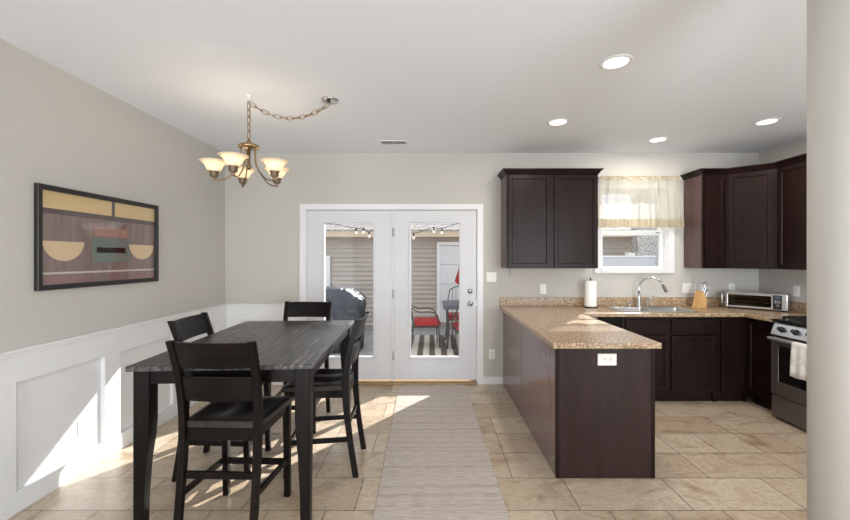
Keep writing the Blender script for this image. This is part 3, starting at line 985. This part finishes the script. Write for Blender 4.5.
# ------------------------------------------------------------------ chairs
def make_chair(label, loc, rz):
    c = thing('dining_chair', label, 'chair', loc, rz, 'counter-height chairs around the table')
    SH = .63
    # scooped seat
    m = MB(); bm = m.bm
    nx, ny = 20, 16
    top, bot = [], []
    for j in range(ny + 1):
        v = j / ny
        rt, rb = [], []
        for i in range(nx + 1):
            u = i / nx * 2 - 1
            hw = .211 + .022 * v
            x = u * hw
            y = -.20 + .425 * v
            d = 0.0
            for s in (-.42, .42):
                d += .016 * math.exp(-((u - s) / .33) ** 2 - ((v - .42) / .3) ** 2)
            front = .012 * max(0, (v - .8) / .2) ** 2
            e = .006 * (max(0, abs(u) - .9) / .1) ** 2
            rt.append(bm.verts.new((x, y, SH - d - front - e)))
            rb.append(bm.verts.new((x * .985, y, SH - .036)))
        top.append(rt); bot.append(rb)
    for j in range(ny):
        for i in range(nx):
            f = bm.faces.new((top[j][i], top[j][i + 1], top[j + 1][i + 1], top[j + 1][i])); f.smooth = True
            bm.faces.new((bot[j][i], bot[j + 1][i], bot[j + 1][i + 1], bot[j][i + 1]))
    for j in range(ny):
        bm.faces.new((top[j][0], top[j + 1][0], bot[j + 1][0], bot[j][0])); bm.faces.new((top[j + 1][nx], top[j][nx], bot[j][nx], bot[j + 1][nx]))
    for i in range(nx):
        bm.faces.new((top[0][i + 1], top[0][i], bot[0][i], bot[0][i + 1])); bm.faces.new((top[ny][i], top[ny][i + 1], bot[ny][i + 1], bot[ny][i]))
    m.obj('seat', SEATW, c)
    # back legs carry on up as the posts
    prof = spline([(0, -.268, 0), (0, -.236, .2), (0, -.21, .42), (0, -.20, .62), (0, -.212, .78), (0, -.243, .93), (0, -.29, 1.072)], 4)

    def ypost(z):
        for a, b in zip(prof, prof[1:]):
            if a.z <= z <= b.z:
                return a.y + (b.y - a.y) * (z - a.z) / (b.z - a.z)
        return prof[-1].y
    for s in (-1, 1):
        secs = []
        for p in prof:
            hx = .017
            hy = .019 + .006 * max(0, 1 - abs(p.z - .62) / .3)
            x = s * (.199 + .010 * max(0, (p.z - .62) / .45))
            secs.append([(x - hx, p.y - hy, p.z), (x + hx, p.y - hy, p.z), (x + hx, p.y + hy, p.z), (x - hx, p.y + hy, p.z)])
        MB().loft(secs).bevel_sharp(.003, 1).obj('rear_leg', LEGW, c)
        secs = []
        for z, q in ((0, .017), (.3, .019), (SH - .037, .021)):
            x, y = s * .195, .19 + .012 * (1 - z / .6)
            secs.append([(x - q, y - q, z), (x + q, y - q, z), (x + q, y + q, z), (x - q, y + q, z)])
        MB().loft(secs).bevel_sharp(.003, 1).obj('front_leg', LEGW, c)

    def slat(name, z0, z1, bow, arch=0.0):
        secs = []
        for i in range(13):
            u = i / 12 * 2 - 1
            x = u * (.184 + .010 * max(0, (z0 - .62) / .45))
            b = -bow * (1 - u * u)
            a_ = arch * (1 - u * u)
            y0, y1 = ypost(z0) + b, ypost(z1) + b
            secs.append([(x, y0 - .010, z0), (x, y0 + .010, z0), (x, y1 + .010, z1 + a_), (x, y1 - .010, z1 + a_)])
        MB().loft(secs, smooth=False).obj(name, RAILW, c)
    slat('top_rail', .925, 1.065, .022)
    slat('back_slat', .745, .87, .022, .006)
    MB().box(-.181, .181, -.205, -.185, SH - .10, SH - .037, .002).obj('seat_rail', LEGW, c)
    MB().box(-.173, .173, .18, .20, SH - .09, SH - .037, .002).obj('seat_rail', LEGW, c)
    for s in (-1, 1):
        x = s * .197
        m = MB(); m.box(x - .009, x + .009, -.18, .172, SH - .09, SH - .037, .002); m.obj('side_rail', LEGW, c)
        secs = []
        for y, z, q in ((-.214, .255, .011), (.178, .235, .011)):
            secs.append([(x - .008, y, z - .016), (x + .008, y, z - .016), (x + .008, y, z + .016), (x - .008, y, z + .016)])
        MB().loft(secs).obj('side_stretcher', LEGW, c)
    MB().box(-.181, .181, -.224, -.206, .335, .372, .002).obj('rear_stretcher', LEGW, c)
    MB().box(-.178, .178, .187, .208, .20, .235, .002).obj('foot_rest', LEGW, c)
    return c


ch = make_chair('dark wooden chair nearest the viewer with its back turned', (-1.108, 2.292, 0), R(-2))
dup(ch, (-.795, 2.895, 0), R(92), 'dark wooden chair on the right side of the table beside the rug')
dup(ch, (-1.203, 3.575, 0), R(180), 'dark wooden chair at the far end of the table before the glass door')
dup(ch, (-1.462, 2.868, 0), R(-87), 'dark wooden chair between the table and the white wainscot wall')

# runner rug
ro = MB().box(-.39, .39, -1.5, 1.48, 0, .008, .002).obj('runner_rug', RUG)
ro.location = (.035, 3.17, 0); ro.rotation_euler = (0, 0, R(1.2))
tag(ro, 'pale grey striped runner rug leading to the french doors', 'rug')

# ------------------------------------------------------------------ framed print on the left wall
c = thing('framed_picture', 'wide black framed cafe print on the left wall', 'picture', (LX, 2.98, 1.622))
PW, PH = 1.08, .668
M = fr((0, 0, 0), (1, 0))
MB(M).slab([-PW / 2, -PW / 2 + .032, PW / 2 - .032, PW / 2], [-PH / 2, -PH / 2 + .032, PH / 2 - .032, PH / 2], lambda i, j: i == 1 and j == 1, .001, .03).bevel_sharp(.003, 1).obj('frame', FRAMEB, c)
pr = MB(M).box(-PW / 2 + .028, PW / 2 - .028, -PH / 2 + .028, PH / 2 - .028, .006, .010).obj('print', m_poster(), c)


def ink(name, rgb, polys, w=.0112):
    mat_ = plain(name, rgb, .6)
    m = MB(M)
    for p in polys:
        m.loft([[(u, v, .0099) for u, v in p], [(u, v, w) for u, v in p]])
    m.obj(name, mat_, pr)


rect = lambda a, b, c_, d: [(a, c_), (b, c_), (b, d), (a, d)]
ink('tan_band', (214, 186, 132), [rect(-.51, .045, .19, .3), rect(.075, .51, .19, .3)])
ink('dark_band', (88, 72, 68), [rect(-.51, .51, .155, .19), rect(.045, .075, .18, .3)])
ink('cream_block', (218, 192, 152), [[(-.345 + .15 * math.cos(t), -.02 + .13 * math.sin(t)) for t in [PI + PI * k / 14 for k in range(15)]],
                                     [(.36 + .14 * math.cos(t), -.02 + .12 * math.sin(t)) for t in [PI + PI * k / 14 for k in range(15)]]])
ink('green_block', (108, 120, 114), [rect(-.13, .22, -.16, .02)])
ink('red_band', (158, 116, 108), [rect(-.11, .20, .03, .10)])
ink('pale_strip', (204, 196, 186), [rect(-.09, .18, -.09, -.05), rect(-.51, .51, -.235, -.222)])
ink('rose_base', (140, 106, 104), [rect(-.51, -.14, -.3, -.25), rect(.23, .51, -.3, -.25)])
MB(M).box(-PW / 2 + .03, PW / 2 - .03, -PH / 2 + .03, PH / 2 - .03, .016, .018).obj('glazing', m_glass('picture_glass'), c)

# ------------------------------------------------------------------ chandelier
CX, CY = -1.405, 3.04
c = thing('chandelier', 'five-light brass chandelier with frosted bell shades on a swagged chain', 'chandelier', (CX, CY, 0))
MB().lathe([(.0, 2.415), (.008, 2.41), (.012, 2.395), (.03, 2.375), (.06, 2.362), (.076, 2.354), (.078, 2.342), (.07, 2.334), (.0, 2.33)], n=32).obj('hub', BRONZE, c)
MB().lathe([(.0, 2.34), (.012, 2.33), (.012, 2.21), (.02, 2.20), (.016, 2.18), (.0, 2.165)], n=16).obj('center_stem', BRONZE, c)
ring = [(0, 0, 0)]
for k in range(5):
    a = R(-90 + 72 * k)
    ca, sa = math.cos(a), math.sin(a)
    ar = MB()
    pp = spline([(.055, 0, 2.34), (.055, 0, 2.27), (.068, 0, 2.20), (.12, 0, 2.125), (.17, 0, 2.085), (.22, 0, 2.078), (.238, 0, 2.096)], 6)
    ar.tube([(p.x * ca, p.x * sa, p.z) for p in pp], .0052, 8)
    arm = ar.obj('arm', BRONZE, c)
    p0 = (.238 * ca, .238 * sa, 0)
    MB().lathe([(.0, 2.07), (.009, 2.074), (.012, 2.085), (.006, 2.092), (.022, 2.1), (.030, 2.108), (.030, 2.13), (.036, 2.134), (.036, 2.15), (.028, 2.154), (0, 2.154)], p0, 20).obj('socket', plain('satin_nickel', (150, 134, 114), .38, .85), arm)
    MB().lathe([(.036, 2.142), (.046, 2.152), (.055, 2.168), (.063, 2.186), (.076, 2.203), (.093, 2.214), (.102, 2.217), (.100, 2.219), (.090, 2.217), (.073, 2.207), (.059, 2.188), (.051, 2.168), (.042, 2.154), (.034, 2.146)], p0, 32).obj('shade', SHADE, arm)
    MB().lathe([(0, 2.155), (.012, 2.157), (.014, 2.17), (.021, 2.184), (.019, 2.196), (0, 2.204)], p0, 14).obj('bulb', BULB, arm)
    ld = bpy.data.lights.new('chandelier_light', 'POINT'); ld.energy = 0.6; ld.color = (1, .86, .68); ld.shadow_soft_size = .03
    lo = bpy.data.objects.new('chandelier_light', ld); COL.objects.link(lo); lo.location = (CX + p0[0], CY + p0[1], 2.212)


def link(m, p, q, flip, r=.003, w=.014):
    p, q = Vector(p), Vector(q)
    t = (q - p).normalized(); L = (q - p).length * .72
    s = t.cross(Vector((0.3, 1, .1))).normalized()
    if flip:
        s = t.cross(s).normalized()
    mid = (p + q) / 2
    m.tube([mid + t * math.cos(2 * PI * k / 12) * L + s * math.sin(2 * PI * k / 12) * w for k in range(12)], r, 6, closed=True)


m = MB()
hz = 2.688
n = 5
for k in range(n):
    z0 = 2.41 + (hz - 2.41) * k / n; z1 = 2.41 + (hz - 2.41) * (k + 1) / n
    link(m, (0, 0, z0), (0, 0, z1), k % 2)
cxp, cyp = -.805 - CX, 3.127 - CY
prev = None
nn = 13
pts = []
for k in range(nn + 1):
    u = k / nn
    z = 2.688 - .12 * (1 - (2 * u - 1) ** 2) + .024 * u
    pts.append((cxp * u, cyp * u, z))
for k in range(nn):
    link(m, pts[k], pts[k + 1], k % 2)
m.obj('chain', BRONZE, c)
m = MB()
m.tube([(0, .004, 2.42)] + [(0, .004, 2.69)], .0022, 5)
m.tube([(p[0], p[1] + .003, p[2]) for p in pts], .0022, 5)
m.obj('power_cord', plain('clear_cord', (176, 160, 132), .4), c)
MB().lathe([(0, HZ), (.016, HZ), (.014, HZ - .008), (.004, HZ - .012), (.004, 2.715)], n=14).tube([(0, 0, 2.72), (.010, 0, 2.705), (.002, 0, 2.69), (-.010, 0, 2.70)], .003, 6).obj('ceiling_hook', PLATE, c)
MB().lathe([(0, HZ - .034), (.012, HZ - .033), (.018, HZ - .026), (.055, HZ - .016), (.066, HZ - .008), (.068, HZ), (0, HZ)], (cxp, cyp, 0), 32).obj('canopy', CHROME, c)

# ------------------------------------------------------------------ downlights and vent
DLS = ((1.171, 2.522, 'nearest and largest of the four recessed ceiling lights'),
       (1.155, 3.631, 'recessed ceiling light above the peninsula, left of the far ones'),
       (2.376, 4.165, 'recessed ceiling light right in front of the sink window'),
       (3.059, 3.618, 'recessed ceiling light nearest the right wall and column'))
for x, y, lb in DLS:
    c = thing('recessed_light', lb, 'ceiling light', (x, y, HZ), 0, 'recessed kitchen ceiling lights')
    MB().lathe([(.074, -.002), (.078, -.008), (.092, -.008), (.1, -.004), (.1, -.0005), (.074, -.0005), (.074, -.002)], n=40).obj('trim_ring', WHITE, c)
    MB().lathe([(0, -.0055), (.072, -.004), (.0745, -.002), (0, -.001)], n=40).obj('lens', LENS, c)
    d = bpy.data.lights.new('downlight', 'AREA'); d.shape = 'DISK'; d.size = .14; d.energy = 7; d.color = (1, .91, .79)
    o = bpy.data.objects.new('downlight', d); COL.objects.link(o); o.location = (x, y, HZ - .02)

c = thing('ceiling_vent', 'white louvred air vent in the ceiling', 'vent', (-.414, 4.26, HZ))
MB().slab([-.152, -.13, .13, .152], [-.075, -.055, .055, .075], lambda i, j: i == 1 and j == 1, -.008, -.0005).bevel_sharp(.002, 1).obj('vent_frame', WHITE, c)
MB().box(-.13, .13, -.055, .055, -.002, -.0006).obj('duct', plain('dark_duct', (70, 70, 72), .8), c)
m = MB()
for q in range(7):
    yy = -.05 + q * .0165
    m.loft([[(x, yy, -.006), (x, yy + .002, -.0065), (x, yy + .008, -.003), (x, yy + .006, -.0025)] for x in (-.13, .13)])
m.box(-.003, .003, -.055, .055, -.008, -.003)
m.obj('louvers', WHITE, c)

# ------------------------------------------------------------------ outside: patio and neighbouring garage
GZ = -.10
g = struct(MB().box(-9, 12, BY + .15, 22, GZ - .1, GZ).obj('ground', CONC))
GY = 8.9
c = thing('garage', 'low beige vinyl-sided garage across the patio', 'garage', (0, GY, GZ))
m = MB()
nz = 20
zb, zt = .09, 2.12
gx0, gx1 = -7.0, 4.62
hstep = (zt - zb) / nz
secs = []
for k in range(nz):
    z0 = zb + k * hstep; z1 = z0 + hstep
    m.loft([[(x, -.034, z0), (x, -.034, z0 + .012), (x, -.004, z1), (x, .03, z1), (x, .03, z0)] for x in (gx0, gx1)])
m.obj('siding', SIDING, c)
MB().box(gx0, gx1, -.006, .1, 0, .09).obj('foundation', CONC, c)
m = MB(); m.box(gx0 - .1, gx1 + .1, -.30, -.27, 2.06, 2.19); m.box(gx0 - .1, gx1 + .1, -.27, .03, 2.10, 2.12)
m.obj('fascia', TAN, c)
ROOF = m_speckle('pale_shingle_roof', (92, 86, 82), (176, 172, 168), 18)
m = MB()
for q in range(8):
    y0 = -.33 + q * .32; z0 = 2.19 + q * .066
    m.loft([[(x, y0, z0), (x, y0, z0 + .028), (x, y0 + .36, z0 + .092), (x, y0 + .36, z0 + .062)] for x in (gx0 - .12, gx1 + .12)])
m.obj('roof', ROOF, c)
m = MB()
m.slab([.11, .17, 1.75, 1.82], [.16, .16 + .001, 1.89, 1.955], lambda i, j: i == 1 and j <= 1, -.09, -.046, 'uwv')
m.obj('garage_door_trim', WHITE, c)
m = MB()
for q in range(4):
    m.box(.17, 1.75, -.08, -.05, .165 + q * .43, .165 + q * .43 + .424, .006)
m.obj('garage_door', DOORW, c)
m = MB(); m.slab([-3.3, -3.2, -2.37, -2.27], [.8, .88, 1.57, 1.65], lambda i, j: i == 1 and j == 1, -.08, -.046, 'uwv'); m.obj('window_trim', WHITE, c)
MB().box(-3.2, -2.37, -.062, -.055, .88, 1.57).obj('window_pane', plain('pale_window', (196, 204, 210), .1), c)

# textured rock-faced wall and pale screen seen through the kitchen window
m = MB().box(4.37, 9.0, 8.4, 8.7, GZ, 3.4)
tag(m.obj('stone_wall', m_speckle('rough_grey_stone', (104, 98, 92), (236, 232, 226), 30)), 'speckled grey stone wall seen through the right of the sink window', 'wall')
c = thing('privacy_screen', 'low pale grey screen wall outside the sink window', 'fence', (3.6, 7.2, GZ))
MB().box(-1.0, .45, -.02, .02, .0, 1.61, .004).obj('panel', plain('pale_panel', (196, 200, 206), .6), c)
MB().box(-1.0, .45, -.035, .035, 1.61, 1.64, .004).obj('cap', WHITE, c)
m = MB(); m.box(3.53, 3.67, 7.15, 7.25, GZ + 1.64, GZ + 1.68, .006); m.box(3.51, 3.69, 7.14, 7.26, GZ + 1.68, GZ + 1.692, .004)
tag(m.obj('post_lamp', PLATE), 'small white cap box sitting on the pale screen outside the sink window', 'lamp')

ro = MB().box(-.95, 1.75, 5.75, 8.2, GZ, GZ + .008).obj('outdoor_rug', m_outdoor_rug())
tag(ro, 'brown and cream striped outdoor rug on the patio', 'rug')

# covered grill
c = thing('covered_grill', 'barbecue under a shiny grey cover outside the left glass door', 'grill', (-1.85, 6.9, GZ))
m = MB(); secs = []
for z, hx0, hx1, hy in ((0.02, .60, .62, .30), (.3, .61, .64, .31), (.6, .62, .66, .32), (.80, .63, .675, .32), (.90, .63, .67, .32), (.97, .62, .60, .30), (1.06, .60, .47, .25), (1.09, .56, .42, .20)):
    ring_ = []
    for k in range(64):
        a = 2 * PI * k / 64
        ca, sa = math.cos(a), math.sin(a)
        q = (abs(ca) ** 5 + abs(sa) ** 5) ** (-1 / 5)
        hx = hx1 if ca > 0 else hx0
        wv = 1 + .05 * noise.noise(Vector((ca * 5, sa * 5, z * 3))) + .025 * math.sin(a * 17 + z * 4)
        ring_.append((ca * q * hx * wv, sa * q * hy * wv, z))
    secs.append(ring_)
m.loft(secs, smooth=True)
gm = MT('grey_grill_cover', lin(56, 62, 72), .22, 0, .7); gm.bump(gm.noise(gm.coords(scale=(1.4, 1, .8)), 7, 5, .65, 1.2), 1.0, .05)
m.obj('cover', gm.m, c)
for sx in (-.45, .45):
    MB().lathe([(.05, -.03), (.05, .03)], (sx, .05, .05), 16, 'y', cap=True).obj('wheel', BLACK, c)


# patio chairs
def patio_chair(label, loc, rz):
    c = thing('patio_chair', label, 'chair', loc, rz, 'patio chairs with red cushions')
    r = .011
    for s in (-1, 1):
        m = MB()
        m.tube(spline([(s * .25, .24, 0), (s * .25, .22, .36), (s * .255, .2, .56), (s * .26, .10, .635), (s * .26, -.12, .64), (s * .25, -.25, .70)], 5), r, 8)
        m.obj('arm', DKMET, c)
        m = MB()
        m.tube(spline([(s * .25, -.30, 0), (s * .245, -.22, .38), (s * .24, -.27, .68), (s * .20, -.34, .92)], 5), r, 8)
        m.obj('rear_leg', DKMET, c)
    m = MB()
    m.tube(spline([(-.20, -.34, .92), (-.1, -.355, .975), (0, -.36, .99), (.1, -.355, .975), (.20, -.34, .92)], 5), r, 8)
    for k in range(5):
        x = -.14 + .07 * k
        m.tube([(x, -.225, .4), (x * 1.02, -.275, .68), (x, -.35, .975 - abs(x) * .25)], .006, 6)
    m.obj('backrest', DKMET, c)
    m = MB(); m.tube([(-.25, .22, .37), (.25, .22, .37), (.245, -.22, .37), (-.245, -.22, .37)], r, 8, closed=True); m.box(-.24, .24, -.21, .21, .365, .378)
    m.obj('seat_frame', DKMET, c)
    m = MB(); m.box(-.245, .245, -.205, .26, .38, .475, .035, 4); m.obj('cushion', REDC, c)
    return c


pc = patio_chair('red cushioned metal patio chair alone on the striped rug', (-.12, 7.2, GZ + .013), R(-86))
dup(pc, (.62, 6.72, GZ + .013), R(4), 'red cushioned patio chair on the near side of the patio table')
dup(pc, (.56, 7.95, GZ + .013), R(178), 'red cushioned patio chair on the far side of the patio table')
c = thing('patio_table', 'dark slate square patio table with the umbrella', 'table', (.72, 7.28, GZ + .013))
m = MB(); m.slab([-.52, -.03, .03, .52], [-.42, -.03, .03, .42], lambda i, j: i == 1 and j == 1, .69, .765); m.bevel_sharp(.006, 1); m.obj('tabletop', SLATE, c)
for sx in (-1, 1):
    for sy in (-1, 1):
        MB().tube(spline([(sx * .45, sy * .36, .70), (sx * .43, sy * .34, .35), (sx * .46, sy * .38, 0)], 5), .018, 8).obj('leg', DKMET, c)
c = thing('patio_umbrella', 'closed red patio umbrella standing through the patio table', 'umbrella', (.72, 7.28, GZ + .013))
MB().lathe([(.2, 0), (.2, .05), (.05, .08), (.03, .12), (0, .12)], n=24).obj('base', BLACK, c)
MB().tube([(0, 0, .1), (0, 0, 2.5)], .019, 10).obj('pole', DKMET, c)
m = MB(); secs = []
for z, r_ in ((1.05, .16), (1.16, .25), (1.35, .2), (1.7, .14), (2.1, .09), (2.42, .03)):
    secs.append([(r_ * (1 + .22 * math.cos(8 * 2 * PI * k / 48)) * math.cos(2 * PI * k / 48), r_ * (1 + .22 * math.cos(8 * 2 * PI * k / 48)) * math.sin(2 * PI * k / 48), z) for k in range(48)])
m.loft(secs, smooth=True); m.obj('canopy', REDC, c)

# string lights on two patio posts
for px, lb in ((-3.1, 'brown wooden patio post left of the grill'), (1.9, 'brown wooden patio post right of the patio table')):
    m = MB().box(px - .045, px + .045, 6.455, 6.545, GZ, 2.35, .004)
    tag(m.obj('patio_post', TAN), lb, 'post')
c = thing('string_light', 'black string of globe bulbs strung across the patio', 'string lights', (0, 6.5, 0))
wp = spline([(-3.05, 0, 2.28), (-2.2, 0, 2.12), (-1.6, 0, 2.05), (-1.246, 0, 1.985), (-1.13, 0, 1.99), (-1.03, 0, 1.93), (-.8, 0, 2.02), (-.55, 0, 2.0), (-.30, 0, 1.905), (-.13, 0, 1.955), (.03, 0, 2.0), (.16, 0, 1.985), (.6, 0, 2.1), (1.85, 0, 2.3)], 6)
MB().tube(wp, .006, 6).obj('wire', BLACK, c)
for bx_, bz_ in ((-1.246, 1.985), (-1.13, 1.99), (-1.03, 1.93), (-.30, 1.905), (.03, 2.0), (.16, 1.985)):
    sk = MB().lathe([(0, 0), (.013, -.003), (.016, -.045), (0, -.047)], (bx_, 0, bz_), 10).obj('socket', BLACK, c)
    MB().lathe([(.01, -.046), (.02, -.06), (.026, -.082), (.02, -.1), (0, -.108)], (bx_, 0, bz_), 12).obj('bulb', plain('bulb_glass', (232, 226, 214), .1), sk)
